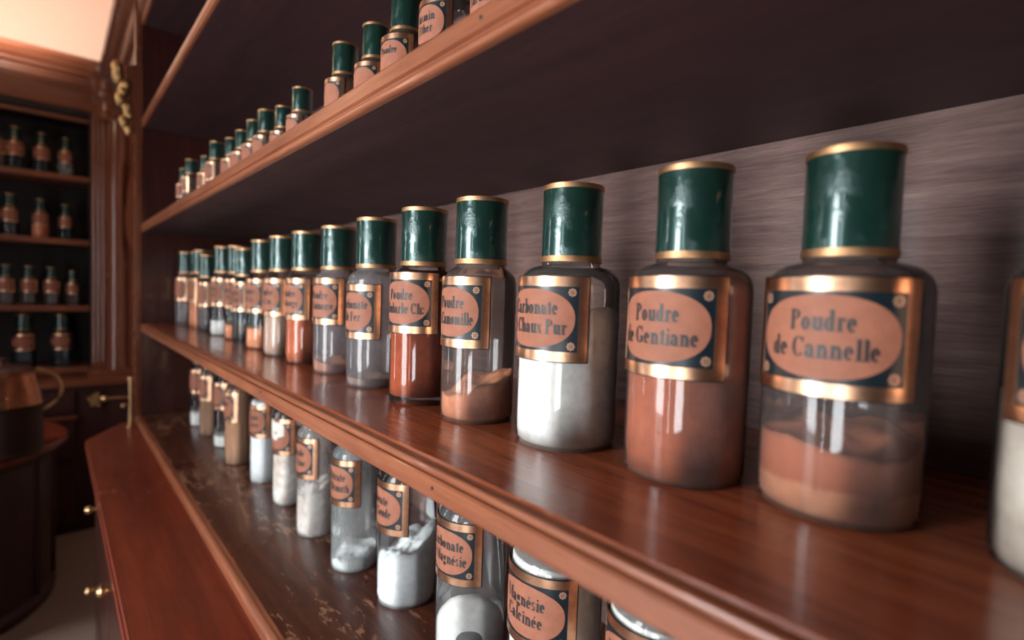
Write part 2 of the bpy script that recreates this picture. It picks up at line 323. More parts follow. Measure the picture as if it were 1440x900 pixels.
# ---------------------------------------------------------------- jars
def wrap(bm, polys, r, phc, z0):
    for q in polys:
        vs = [bm.verts.new((r*cos(phc+s/r), r*sin(phc+s/r), z0+t)) for s, t in q]
        try: bm.faces.new(vs)
        except ValueError: pass
def strip(bm, s0, t0, s1, t1, r, phc, z0, k, thick=.0005):
    """a curved sheet with thickness"""
    cols = []
    for i in range(k+1):
        s = s0+(s1-s0)*i/k; a = phc+s/r
        cols.append([bm.verts.new((rr*cos(a), rr*sin(a), z0+t)) for rr, t in ((r, t0), (r+thick, t0), (r+thick, t1), (r, t1))])
    for A, B in zip(cols, cols[1:]):
        for q in range(4): bm.faces.new((A[q], B[q], B[(q+1) % 4], A[(q+1) % 4]))
    bm.faces.new(cols[0]); bm.faces.new(cols[-1][::-1])
def label(root, r, phc, zlo, zhi, lines, tilt=0, half=radians(64), detail=2, torn=False):
    hgt = zhi-zlo; wd = 2*half*r; z0 = (zlo+zhi)/2; sc = hgt/.073; fw = .0085*sc
    if wd > .11*sc: wd = .11*sc
    bm = BM(); strip(bm, -wd/2-.0009*sc, -hgt/2-.0009*sc, wd/2+.0009*sc, hgt/2+.0009*sc, r+.0001, phc, z0, 20, .0004)
    lab = obj('label', bm, M['border'], root)
    rr = r+.0006
    bm = BM(); strip(bm, -wd/2, hgt/2-fw, wd/2, hgt/2, rr, phc, z0, 20); strip(bm, -wd/2, -hgt/2, wd/2, -hgt/2+fw, rr, phc, z0, 20)
    strip(bm, -wd/2, -hgt/2+fw, -wd/2+fw, hgt/2-fw, rr, phc, z0, 2); strip(bm, wd/2-fw, -hgt/2+fw, wd/2, hgt/2-fw, rr, phc, z0, 2)
    obj('gold_frame', bm, M['gold'], lab)
    iw, ih = wd/2-fw, hgt/2-fw
    bm = BM(); strip(bm, -iw, -ih, iw, ih, rr-.0001, phc, z0, 16, .0003); obj('dark_ground', bm, M['ink'], lab)
    # oval
    bm = BM(); ax, ay = iw-.0022*sc, ih-.0022*sc; ro = rr+.0005; N = 48; K = 8
    rings = []
    for j in range(K, 0, -1):
        f = j/K; ring = []
        for i in range(N):
            a = 2*pi*i/N; ca, sa = cos(a), sin(a); e = 2/2.25
            s = ax*f*math.copysign(abs(ca)**e, ca); t = ay*f*math.copysign(abs(sa)**e, sa)
            ring.append(bm.verts.new((ro*cos(phc+s/ro), ro*sin(phc+s/ro), z0+t)))
        rings.append(ring)
    cv = bm.verts.new((ro*cos(phc), ro*sin(phc), z0))
    for A, B in zip(rings, rings[1:]):
        for i in range(N): bm.faces.new((A[i], A[(i+1) % N], B[(i+1) % N], B[i]))
    for i in range(N): bm.faces.new((rings[-1][i], rings[-1][(i+1) % N], cv))
    low = [bm.verts.new((v.co.x*(1-.0004/r), v.co.y*(1-.0004/r), v.co.z)) for v in rings[0]]
    for i in range(N): bm.faces.new((rings[0][i], low[i], low[(i+1) % N], rings[0][(i+1) % N]))
    obj('oval_plaque', bm, M['oval'], lab)
    if detail >= 1:
        for sx in (-1, 1):
            for sy in (-1, 1):
                bm = BM(); cs, ct = sx*(iw-.0052*sc), sy*(ih-.0050*sc); polys = []
                for k in range(8):
                    a = k*pi/4; pc = (cs+.0027*sc*cos(a), ct+.0027*sc*sin(a))
                    polys.append([(pc[0]+.00105*sc*cos(q*pi/3), pc[1]+.00105*sc*sin(q*pi/3)) for q in range(6)])
                for k in range(10):
                    a, b2 = k*pi/5, (k+1)*pi/5
                    polys.append([(cs+.0014*sc*cos(a), ct+.0014*sc*sin(a)), (cs+.0014*sc*cos(b2), ct+.0014*sc*sin(b2)), (cs+.0007*sc*cos(b2), ct+.0007*sc*sin(b2)), (cs+.0007*sc*cos(a), ct+.0007*sc*sin(a))])
                wrap(bm, polys, rr+.0006, phc, z0); obj('rosette', bm, M['rosette'], lab)
    if lines:
        bm = BM(); ch = .0128*sc
        for i, t in enumerate(lines):
            if isinstance(t, tuple): t, shift = t
            else: shift = 0
            q, wx = textpolys(t); kx = ch*.88
            if wx*kx > ax*1.70: kx = ax*1.70/wx
            ty = (.0036, -.0132)[i]*sc
            wrap(bm, [[((px-wx/2)*kx+shift, py*ch+ty) for px, py in poly] for poly in q], rr+.0009, phc, z0)
        obj('lettering', bm, M['letter'], lab)
    if torn:
        bm = BM(); ro = rr+.0011; rim = []
        for i in range(40):
            a = 2*pi*i/40; k = 1+.13*sin(3*a+1)+.08*sin(7*a)+.05*sin(13*a+2)
            s = -ax*.05+ax*.95*k*cos(a); t = ay*.55+ay*.72*k*sin(a); s = max(-iw, min(iw*.62, s)); rim.append((s, min(t, hgt/2)))
        rg = [[bm.verts.new((ro*cos(phc+s*f/ro), ro*sin(phc+s*f/ro), z0+ay*.3+(t-ay*.3)*f)) for s, t in rim] for f in (1, .75, .5, .25)]
        for A, B in zip(rg, rg[1:]):
            for i in range(40): bm.faces.new((A[i], A[(i+1) % 40], B[(i+1) % 40], B[i]))
        bm.faces.new(rg[-1]); obj('paper_scrap', bm, M['torn'], lab)['label'] = 'torn white paper over the label'
    return lab
def body_profile(r, hs, nr, s):
    return [(0, .0012*s), (r*.80, .0012*s), (r*.92, 0), (r*.975, .0022*s), (r, .008*s), (r, hs-.013*s), (r*.985, hs-.007*s), (r*.945, hs-.0025*s),
            (r*.87, hs+.0015*s), (r*.78, hs+.0045*s), (nr*1.06, hs+.007*s), (nr, hs+.012*s)]
def contents(root, r, hs, nr, s, mat, fill, slope=0, sdir=0, rough_=.002, z0=.004, full=False, seed=0, hole=False, hump=0, hdir=0):
    ri = r-.0018*s; bm = BM(); N = 56; prof = [q for q in body_profile(r, hs, nr, s)]
    def rad(z):
        if z > hs-.013*s:
            a = [(p[1], p[0]) for p in prof[5:]]
            for (za, ra), (zb, rb) in zip(a, a[1:]):
                if z <= zb: return ra+(rb-ra)*(z-za)/max(1e-6, zb-za)-.0018*s
            return nr-.002
        if z < .008*s: return ri-.05*r*(1-z/(.008*s))
        return ri
    def top(a, f):
        x, y = cos(a)*f, sin(a)*f
        h = fill+slope*(x*cos(sdir)+y*sin(sdir))
        h += rough_*2.0*noise.noise(Vector((x*1.5+seed*3.1, y*1.5, seed)))+rough_*.5*noise.noise(Vector((x*5+seed, y*5, 5)))+rough_*.2*noise.noise(Vector((x*13+seed, y*13, 9)))
        if hump: h += hump*(max(cos(a-hdir)*f, -.2)-1)
        return max(h, z0+.002)
    top_h = [min(top(2*pi*i/N, 1), hs+.006*s) for i in range(N)]
    K = 10; rings = []
    for k in range(K+1):
        ring = []
        for i in range(N):
            z = z0+(top_h[i]-z0)*(k/K)**(.55 if full else 1)
            if full and k == K: z = top_h[i]
            q = rad(z); a = 2*pi*i/N; ring.append(bm.verts.new((q*cos(a), q*sin(a), z)))
        rings.append(ring)
    for A, B in zip(rings, rings[1:]):
        for i in range(N): bm.faces.new((A[i], A[(i+1) % N], B[(i+1) % N], B[i]))
    bm.faces.new(rings[0])
    prev = rings[-1]
    for f in (.97, .93, .88, .82, .75, .68, .6, .52, .44, .36, .28, .2, .1):
        cur = []
        for i in range(N):
            a = 2*pi*i/N; q = rad(top_h[i])*f; z = top_h[i] if full else top(a, f); cur.append(bm.verts.new((q*cos(a), q*sin(a), z)))
        for i in range(N): bm.faces.new((prev[i], prev[(i+1) % N], cur[(i+1) % N], cur[i]))
        prev = cur
    bm.faces.new(prev)
    o = obj('powder', bm, mat, root, False)
    for f in o.data.polygons: f.use_smooth = True
    return o
def cap(root, z0, z1, r, s, seg=40, far=False):
    h = z1-z0
    bm = BM(); lathe(bm, [(0, z0), (r*.97, z0), (r, z0+.001*s), (r, z1-.0015*s), (r*.985, z1-.0003*s), (r*.94, z1), (0, z1)], seg)
    st = obj('stopper', bm, M['green'], root)
    for a, b in ((z0, z0+.0052*s), (z1-.0042*s, z1+.0002)):
        bm = BM(); lathe(bm, [(r-.001, a), (r+.0005*s, a), (r+.0007*s, (a+b)/2), (r+.0005*s, b), (r*.90, b+.0002)], seg)
        obj('gilt_band', bm, M['capgold'], st)
def jar(x, y, z, r, lab, grp, glassk='dusty', kind='mid', s=1.0, facing=180, lines=None, fillp=None, capped=True, torn=False, lean=None, detail=1, capr=None, half=64, name='apothecary_jar', lzs=None):
    root = thing(name, lab, 'jar', (x, y, z), grp)
    if kind == 'mid': hs, c0, c1, l0, l1 = .158*s, .168*s, .238*s, .080*s, .1535*s
    else: hs, c0, c1, l0, l1 = .193*s, .203*s, .272*s, .108*s, .182*s
    if lzs: l0, l1 = lzs
    cr = (capr or .028)*s; nr = cr*.93; seg = 64 if detail else 28
    bm = BM(); lathe(bm, body_profile(r, hs, nr, s), seg)
    g = obj('glass_body', bm, G[glassk], root)
    if capped: cap(root, c0, c1, cr, s, seg=seg)
    else:
        bm = BM(); lathe(bm, [(nr, hs+.012*s), (nr*1.12, hs+.013*s), (nr*1.12, hs+.018*s), (nr, hs+.02*s), (nr*.85, hs+.018*s)], seg); obj('rim', bm, G[glassk], root)
    label(root, r+.0004, radians(facing), l0, l1, lines, half=radians(half), detail=detail, torn=torn)
    if fillp:
        contents(root, r, hs, nr, s, P[fillp[0]], *fillp[1:][:1], **(fillp[2] if len(fillp) > 2 else {}))
    if lean: root.rotation_euler = (radians(lean[0]), radians(lean[1]), 0)
    return root

ZM, ZU, ZL = ZC-.135, ZC+.202, ZC-.451
g2 = 'green capped jars on the middle shelf'
FULL = dict(full=True, rough_=.001)
def nearfar(a): return dict(slope=a[0], sdir=radians(a[1]))
jar(.402, -.006, ZM, .047, 'cream powder jar cut off by the right edge of the photo, on the middle shelf', g2, 'clear', lines=['Poudre', 'de Savon'], fillp=('cream', .082, dict(slope=.01, sdir=2, rough_=.006, seed=3)), facing=183)
jar(.404, .120, ZM, .0485, 'glass jar labelled Poudre de Cannelle, low layered cinnamon powder inside', g2, 'dusty', lines=['Poudre', 'de Cannelle'], fillp=('cannelle', .052, dict(slope=.004, sdir=.5, rough_=.004, seed=4)), facing=183, half=63)
jar(.379, .221, ZM, .046, 'glass jar labelled Poudre de Gentiane, filled with orange brown powder', g2, 'dusty', lines=['Poudre', 'de Gentiane'], fillp=('brown', .150, dict(rough_=.002, z0=.003, seed=1)), facing=180)
jar(.368, .339, ZM, .0475, 'glass jar labelled Carbonate de Chaux Pur, bright white powder inside', g2, 'milky', lines=['Carbonate', 'de Chaux Pur'], fillp=('white', .108, dict(slope=.016, sdir=radians(-60), rough_=.006, seed=8)), facing=179)
jar(.354, .460, ZM, .040, 'glass jar labelled Poudre de Camomille, low sloping peach powder inside', g2, 'dusty', lines=['Poudre', 'de Camomille'], fillp=('peach', .040, dict(slope=.014, sdir=radians(-15), rough_=.004, seed=2)), facing=184, half=64)
jar(.349, .570, ZM, .0395, 'glass jar with Rhubarbe Ch: label, filled with dark red brown powder', g2, 'clear', lines=['Poudre', 'Rhubarbe Ch:'], fillp=('red', .150, dict(z0=.010, rough_=.001)), facing=196, half=70, lzs=(.087, .159))
jar(.352, .704, ZM, .039, 'grey nearly empty glass jar with Carbonate de Fer label, left of the red powder jar', g2, 'grey', lines=['Carbonate', 'de Fer'], facing=190, lean=(0, 0), lzs=(.069, .144), fillp=('beige', .012, dict(rough_=.002)))
jar(.356, .847, ZM, .0375, 'dusty jar labelled de Guimauve with a thin layer of orange powder', g2, 'grey', lines=['Poudre', 'de Guimauve'], fillp=('peach', .017, dict(rough_=.003, slope=.005, sdir=2)), facing=196, half=66)
jar(.353, .978, ZM, .0365, 'jar full of reddish brown powder, just left of the Guimauve jar', g2, 'clear', lines=['Poudre', "d'Orange"], fillp=('brown', .140, {}), facing=190, half=66)
jar(.352, 1.107, ZM, .037, 'jar full of pale beige powder, between brown powder and half-filled peach jar', g2, 'clear', lines=['Poudre', 'de Lin'], fillp=('beige', .085, {}), facing=192, half=66)
jar(.355, 1.247, ZM, .0365, 'clear jar half filled with peach powder, sixth capped jar from the left panel', g2, 'clear', lines=['Poudre', 'de Lis'], fillp=('peach', .045, {}), facing=196)
jar(.356, 1.393, ZM, .031, 'shorter narrow blue grey jar with low label, before the peach half-full one', g2, 'teal', s=.955, lines=['Poudre', 'de Lin'], facing=194)
jar(.362, 1.485, ZM, .034, 'jar with a low peach fill, behind the short blue grey jar', g2, 'clear', lines=['Poudre', 'de Iris'], fillp=('peach', .038, {}), facing=196)
jar(.360, 1.62, ZM, .037, 'far jar with white powder in its lowest third', g2, 'clear', lines=['Poudre', 'de Sel'], fillp=('white', .040, {}), facing=196, s=1.02)
jar(.345, 1.745, ZM, .029, 'small dark empty jar with low cap, left of the white-bottomed far jar', g2, 'teal', s=.94, facing=200)
jar(.352, 1.86, ZM, .030, 'far jar of peach powder, its label frame edge shining', g2, 'clear', fillp=('peach', .09, {}), facing=165, s=1.02)
jar(.362, 1.965, ZM, .031, 'far peach jar half hidden, second from the left panel', g2, 'clear', fillp=('peach', .09, {}), facing=186, s=1.02)
jar(.345, 2.065, ZM, .037, 'leftmost clear grey jar on the middle shelf, next to the end panel', g2, 'grey', facing=198, s=1.03)
g3 = 'tall jars on the bottom shelf'
kw = dict(kind='tall')
jar(.400, .245, ZL, .046, 'white jar barely showing under the shelf edge at the bottom right', g3, 'clear', fillp=('white', .186, FULL), lines=['Magnésie', 'Lourde'], **kw)
jar(.3955, .368, ZL, .0485, 'tall white jar labelled Magnésie Calcinée on the bottom shelf', g3, 'clear', fillp=('white', .188, FULL), lines=['Magnésie', 'Calcinée'], facing=183, half=66, **kw)
k10 = jar(.3955, .513, ZL, .0435, 'greyish clear jar labelled Carbonate de Magnésie with hollowed white clump', g3, 'silver', fillp=('white', .097, dict(rough_=.003, seed=5, hump=.056, hdir=radians(-128))), lines=['Carbonate', 'de Magnésie'], facing=184, **kw)
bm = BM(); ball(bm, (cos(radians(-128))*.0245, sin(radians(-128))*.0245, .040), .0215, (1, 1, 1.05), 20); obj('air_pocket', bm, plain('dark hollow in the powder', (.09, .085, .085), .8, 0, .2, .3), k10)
jar(.396, .6735, ZL, .043, 'clear jar labelled de Soude with steep heap of white powder', g3, 'clear', fillp=('bluewhite', .080, dict(slope=.022, sdir=radians(-22), rough_=.009, seed=6)), lines=['Borate', 'de Soude'], facing=178, **kw)
jar(.376, .808, ZL, .0375, 'filmy nearly empty jar labelled Nitrate Bismuth, little powder at bottom', g3, 'frost', fillp=('bluewhite', .022, dict(slope=.006, rough_=.006, seed=7)), lines=['Nitrate', 'de Bismuth'], facing=192, **kw)
jar(.372, .963, ZL, .036, 'jar with lumpy white powder and dirty coated glass, left of the filmy Bismuth jar', g3, 'coat', fillp=('lumpy', .085, dict(slope=.006, rough_=.010, seed=9)), lines=['Oxyde', 'de Zinc'], facing=186, **kw)
jar(.380, 1.133, ZL, .036, 'jar full of chunky white matter, torn white paper over its label', g3, 'clear', fillp=('lumpy', .165, dict(rough_=.006, seed=10)), lines=['Amidon', ''], facing=200, torn=True, **kw)
jar(.378, 1.294, ZL, .036, 'smooth all-white jar, standing right of the tall tan jar', g3, 'clear', fillp=('bluewhite', .188, FULL), lines=['Craie', 'Lavée'], facing=202, **kw)
jar(.364, 1.464, ZL, .038, 'tall jar full of tan powder on the bottom shelf, left of the all-white jar', g3, 'clear', s=1.02, fillp=('tan', .19, FULL), lines=['Poudre', ''], facing=182, **kw)
jar(.374, 1.640, ZL, .036, 'clear jar with a little white powder, behind the tall tan jar', g3, 'clear', fillp=('white', .032, {}), facing=190, **kw)
jar(.366, 1.79, ZL, .036, 'far jar of pale tan powder, second from the left on the bottom shelf', g3, 'dusty', fillp=('tan', .15, {}), facing=188, **kw)
jar(.366, 1.93, ZL, .036, 'farthest clear jar on the bottom shelf with white powder low inside', g3, 'clear', fillp=('white', .045, {}), facing=200, **kw)
g1 = 'small green capped jars on the upper shelf'
def uj(x, y, s, lab, gl='dusty', fill=None, **k):
    return jar(x, y, ZU, .041*s, lab, g1, gl, s=s, fillp=fill, **k)
uj(.335, .415, .72, 'jar at the top photo edge, only a sliver of its label above the shelf', fill=('beige', .05, {}), lines=['Quinin', 'Sulfate'], facing=184)
uj(.333, .507, .74, 'upper shelf jar with label ending in min and ther, cap out of frame', fill=('beige', .05, {}), lines=['Jasmin', 'Ether'], facing=186, half=60)
uj(.333, .600, .70, 'upper shelf jar labelled Poudre, its cap cut by the top of the photo', fill=('brown', .1, {}), lines=['Poudre', ''], facing=196)
uj(.3344, .684, .66, 'upper shelf jar whose green cap ends just below the photo top', fill=('brown', .1, {}), facing=196)
uj(.322, .757, .64, 'upper shelf jar with upright gold label edge, first to the right of the gap', fill=('brown', .1, {}), facing=184)
uj(.345, .850, .50, 'low jar without a cap, only its shoulder over the shelf edge', capped=False, facing=180)
uj(.3228, .934, .58, 'dark capped jar left of the uncapped low one on the upper shelf', gl='grey', facing=190)
uj(.331, 1.0525, .58, 'upper shelf jar with shorter dark cap, second left of the uncapped one', facing=190)
uj(.3276, 1.145, .64, 'upper shelf jar with tall cap beside a shorter-capped neighbour', facing=190)
uj(.322, 1.2085, .61, 'upper shelf jar with orange powder behind the bright label band', fill=('peach', .08, {}), facing=190)
uj(.3165, 1.278, .58, 'upper shelf jar with dull copper label band, seventh from the end panel', fill=('brown', .08, {}), facing=192)
uj(.3153, 1.3625, .58, 'upper shelf jar sixth from the end panel, pale shining label band', facing=185)
uj(.2997, 1.445, .60, 'upper shelf jar with broad cap, fourth from the end panel', facing=186)
uj(.296, 1.535, .52, 'short upper shelf jar peeping out left of the broad-capped one', facing=186)
uj(.2829, 1.653, .56, 'second jar from the end panel on the upper shelf, bright label edge', facing=178)
uj(.283, 1.745, .52, 'leftmost short jar on the upper shelf, beside the dark end panel', facing=186)

# ---------------------------------------------------------------- near shelving unit
Y0, Y1, YF = -1.1, 2.17, 3.30
XF, XB = .225, .577
unit = thing('shelving_unit', 'near mahogany shelving unit with long moulded shelves holding the labelled glass jars', 'shelves', (0, 0, 0))
def arc(cx, cz, r, a0, a1, k=6): return [(cx+r*cos(radians(a0+(a1-a0)*i/k)), cz+r*sin(radians(a0+(a1-a0)*i/k))) for i in range(k+1)]
def prof_top(zt, t=.028):   # bead on top (seen from above)
    return [(XB, zt), (.2360, zt), (.2345, zt-.0022), (.2305, zt-.0030)] + arc(.2275, zt-.0052, .0034, 70, 235, 7) + [(.2300, zt-.0086), (.2300, zt-.0102), (.2262, zt-.0106), (.2252, zt-.0118), (.2246, zt-.0122), (.2243, zt-t+.0018), (.2252, zt-t+.0004), (.2265, zt-t), (XB, zt-t)]
def prof_bot(zt, t=.029):   # bead at the bottom (seen from below)
    return [(XB, zt), (.2290, zt), (.2255, zt-.0012), (.2243, zt-.0035), (.2243, zt-.0165), (.2262, zt-.0175), (.2275, zt-.0180), (.2275, zt-.0195), (.2258, zt-.0203)] + arc(.2275, zt-.0248, .0040, 125, 265, 7) + [(.2310, zt-t), (XB, zt-t)]
def shelfobj(prof, mats):
    bm = BM(); extrude(bm, prof, 'y', Y0, Y1)
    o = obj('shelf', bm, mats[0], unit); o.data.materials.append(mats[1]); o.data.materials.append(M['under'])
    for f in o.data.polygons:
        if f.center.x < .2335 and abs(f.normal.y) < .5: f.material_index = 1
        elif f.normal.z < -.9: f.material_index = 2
    return o
def nail(par, y, z, x=.2240, r=.0016):
    bm = BM(); tube(bm, [(x-.0002, y, z), (x+.002, y, z)], r, 8); obj('nail_hole', bm, M['dark'], par)
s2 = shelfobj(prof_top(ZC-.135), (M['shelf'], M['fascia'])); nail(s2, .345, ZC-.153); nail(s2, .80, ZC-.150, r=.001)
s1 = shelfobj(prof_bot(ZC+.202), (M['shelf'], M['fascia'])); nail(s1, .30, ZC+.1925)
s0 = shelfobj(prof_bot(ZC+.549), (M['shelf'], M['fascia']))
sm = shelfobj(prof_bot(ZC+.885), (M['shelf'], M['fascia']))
# bottom board with its rounded nosing on the counter
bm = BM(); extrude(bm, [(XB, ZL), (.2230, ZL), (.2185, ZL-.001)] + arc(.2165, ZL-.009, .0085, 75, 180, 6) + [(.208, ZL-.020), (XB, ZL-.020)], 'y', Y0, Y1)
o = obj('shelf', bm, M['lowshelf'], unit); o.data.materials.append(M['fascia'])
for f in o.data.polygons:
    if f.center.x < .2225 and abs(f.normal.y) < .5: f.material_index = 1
bm = BM(); box(bm, XB, Y0, ZL-.02, XB+.02, Y1+.02, ZC+1.0); obj('back_panel', bm, M['backboard'], unit, False)
bm = BM(); box(bm, .226, Y1, ZL-.02, XB, Y1+.03, ZC+.93); obj('side_panel', bm, M['panel_z'], unit, False)
bm = BM(); box(bm, .207, Y1-.004, ZL-.02, .2265, Y1+.034, ZC+.93, .003); obj('front_stile', bm, M['trim_z'], unit)
bm = BM(); box(bm, .226, Y0-.03, ZL-.02, XB, Y0, ZC+.93); obj('side_panel', bm, M['panel_z'], unit, False)
bm = BM(); extrude(bm, [(.30, ZC+.885), (.222, ZC+.885), (.214, ZC+.893), (.214, ZC+.91)] + arc(.190, ZC+.915, .024, 0, 80, 5)[1:] + [(.186, ZC+.945), (.180, ZC+.950)] + arc(.176, ZC+.968, .014, 270, 100, 6) + [(.165, ZC+.995), (.165, ZC+1.012), (.30, ZC+1.012)], 'y', Y0, YF-.13)
obj('cornice', bm, M['trim_y'], unit)
bm = BM(); box(bm, .232, Y1+.03, ZC+.76, .256, YF-.13, ZC+.89, .003); obj('frieze', bm, M['trim_y'], unit)
bm = BM(); box(bm, .165, Y0, ZC+1.0, XB+.03, Y1+.04, ZC+1.03); obj('top_board', bm, M['trim_y'], unit, False)

# gilt carved console on the far front corner of the near unit
cons = thing('carved_console', 'gilt acanthus console bracket beneath the cornice at the corner', 'ornament', (.212, Y1-.002, ZC+.475))
bm = BM()
extrude(bm, [(.0, .0), (-.010, .03), (-.006, .09), (-.018, .15), (-.030, .20), (-.032, .235), (.0, .245), (.016, .245), (.016, 0)], 'y', -.004, .03)
obj('bracket_block', bm, M['trim_z'], cons)
for k in range(9):
    t = k/8; bm = BM(); zz = .03+.19*t; xx = -.018-.024*t-.010*sin(k*1.9)
    for sgn in (-1, 0, 1):
        ball(bm, (xx-.006+.003*abs(sgn), .010+sgn*.012, zz+.006*(1-abs(sgn))), .015+.008*t, (.75, .8, 1.0), 10)
    obj('acanthus_leaf', bm, M['gilt'], cons)

# ---------------------------------------------------------------- near counter with drawers
cnt = thing('counter_cabinet', 'red mahogany counter cabinet with brass drawer knobs below the long shelves', 'cabinet', (0, 0, 0))
ZT = ZL-.0195
bm = BM()
pts = [(.57, Y0), (.070, Y0), (.070, 1.99), (.168, Y1+.005), (.57, Y1+.005)]
lo = [bm.verts.new((a, c, ZT-.022)) for a, c in pts]; hi = [bm.verts.new((a, c, ZT)) for a, c in pts]
bm.faces.new(hi); bm.faces.new(lo[::-1])
for i in range(5): bm.faces.new((lo[i], lo[(i+1) % 5], hi[(i+1) % 5], hi[i]))
bmesh.ops.bevel(bm, geom=[e for e in bm.edges if all(abs(v.co.z-ZT) < 1e-5 for v in e.verts)], offset=.004, segments=3, affect='EDGES')
obj('worktop', bm, M['counter'], cnt)
bm = BM(); pts = [(.57, Y0), (.092, Y0), (.092, 1.98), (.18, Y1-.01), (.57, Y1-.01)]
lo = [bm.verts.new((a, c, .0)) for a, c in pts]; hi = [bm.verts.new((a, c, ZT-.021)) for a, c in pts]
bm.faces.new(hi); bm.faces.new(lo[::-1])
for i in range(5): bm.faces.new((lo[i], lo[(i+1) % 5], hi[(i+1) % 5], hi[i]))
obj('carcass', bm, M['panel_z'], cnt, False)
zr = [ZT-.010, ZT-.115, ZT-.40, ZT-.62]
ys = [1.335+.43*k for k in range(-5, 2)]
for a, c in zip(ys, ys[1:]):
    for zt, zb in zip(zr, zr[1:]):
        bm = BM(); box(bm, .084, a+.012, zb+.012, .093, min(c, 1.96)-.012, zt-.008, .003)
        d = obj('drawer', bm, M['panel_z'], cnt)
        bm = BM(); ym = (a+c)/2; zm = (zt+zb)/2
        lathe(bm, [(0, 0), (.010, 0), (.010, .002), (.004, .004), (.004, .014), (.008, .018), (.010, .024), (.007, .030), (0, .032)], 16)
        bmesh.ops.rotate(bm, verts=bm.verts[:], cent=(0, 0, 0), matrix=Matrix.Rotation(-pi/2, 3, 'Y'))
        bmesh.ops.translate(bm, verts=bm.verts[:], vec=(.084, ym, zm)); obj('knob', bm, M['brass'], d)

# brass lever fitting at the far end of the counter
tap = thing('brass_fitting', 'small brass post with lever and ball knobs at the far end of the counter', 'fitting', (.190, 2.10, ZT))
bm = BM(); lathe(bm, [(0, 0), (.012, 0), (.012, .004), (.006, .008), (.005, .07), (.0075, .074), (.005, .08), (.005, .15), (.008, .154), (.006, .162), (0, .166)], 16); obj('post', bm, M['brass'], tap)
bm = BM(); tube(bm, [(.0, 0, .098), (-.062, .0, .100)], .0035, 8); ball(bm, (-.067, 0, .100), .010); obj('lever', bm, M['brass'], tap)
bm = BM(); tube(bm, [(.0, 0, .078), (-.014, -.004, .074)], .003, 8); ball(bm, (-.019, -.005, .073), .008); obj('lower_knob', bm, M['brass'], tap)

# ---------------------------------------------------------------- far shelving unit

far = thing('shelving_unit', 'dark glazed-depth mahogany shelving across the far end of the room', 'shelves', (0, 0, 0))
far['label'] = 'far mahogany shelving unit with dark interior across the end of the room'
FX0, FX1 = -1.1, .134
zf = [ZC+.503, ZC+.200, ZC-.118]
for zz in zf:
    bm = BM(); box(bm, FX0, YF-.004, zz-.026, FX1, YF+.30, zz, .003); obj('shelf', bm, M['trim_x'], far)
bm = BM(); box(bm, FX0, YF-.02, ZC-.445, FX1, YF+.30, ZC-.415, .003); obj('shelf', bm, M['trim_x'], far)
bm = BM(); box(bm, FX0, YF+.02, ZC+.765, FX1, YF+.035, ZC+.785, .002); obj('rail', bm, M['trim_x'], far)
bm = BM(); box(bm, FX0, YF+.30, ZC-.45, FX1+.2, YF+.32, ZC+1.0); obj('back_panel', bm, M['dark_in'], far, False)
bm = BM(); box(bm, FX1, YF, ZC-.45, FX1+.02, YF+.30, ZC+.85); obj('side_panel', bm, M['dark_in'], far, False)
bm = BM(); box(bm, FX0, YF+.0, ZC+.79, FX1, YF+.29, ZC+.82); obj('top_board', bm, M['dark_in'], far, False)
bm = BM(); box(bm, FX0, YF-.02, ZC+.815, FX1+.02, YF+.03, ZC+.90, .002); obj('frieze', bm, M['trim_x'], far)
bm = BM(); extrude(bm, [(YF+.05, ZC+.90), (YF-.022, ZC+.90), (YF-.03, ZC+.905), (YF-.03, ZC+.915), (YF-.045, ZC+.92), (YF-.05, ZC+.955), (YF-.075, ZC+.96), (YF-.08, ZC+.975), (YF-.10, ZC+.985), (YF-.12, ZC+1.01), (YF-.12, ZC+1.03), (YF+.05, ZC+1.03)], 'x', FX0, FX1+.06)
obj('cornice', bm, M['trim_x'], far)
# corner column
col = thing('corner_column', 'glossy fluted mahogany column standing in the far corner', 'column', (.215, YF-.06, ZC-.45))
bm = BM(); box(bm, -.075, -.005, 0, .10, .07, 1.32); obj('pilaster', bm, M['trim_z'], col, False)
bm = BM(); lathe(bm, [(.037, .03), (.034, .05), (.034, 1.22), (.036, 1.25)], 28, .022, -.005, 0); obj('shaft', bm, M['trim_z'], col)
for xx in (-.066, -.048, -.030):
    bm = BM(); tube(bm, [(xx, -.006, .06), (xx, -.006, 1.22)], .0055, 8); obj('reed', bm, M['trim_z'], col)
bm = BM(); lathe(bm, [(.04, 1.22), (.052, 1.235), (.052, 1.25), (.042, 1.262), (.044, 1.30), (.062, 1.325), (.066, 1.345), (.056, 1.36), (.060, 1.40), (.085, 1.43), (.088, 1.45), (.0, 1.45)], 28, -.015, .0, 0); obj('capital', bm, M['trim_z'], col)
bm = BM(); box(bm, -.09, -.045, -.02, .10, .07, .03, .006); obj('base_block', bm, M['trim_z'], col)
bm = BM(); extrude(bm, [(.07, .62), (.052, .70), (.050, .80), (.060, .90), (.075, 1.0), (.10, 1.05), (.12, 1.05), (.12, .62)], 'y', -.05, -.005); obj('scroll_bracket', bm, M['trim_z'], col)
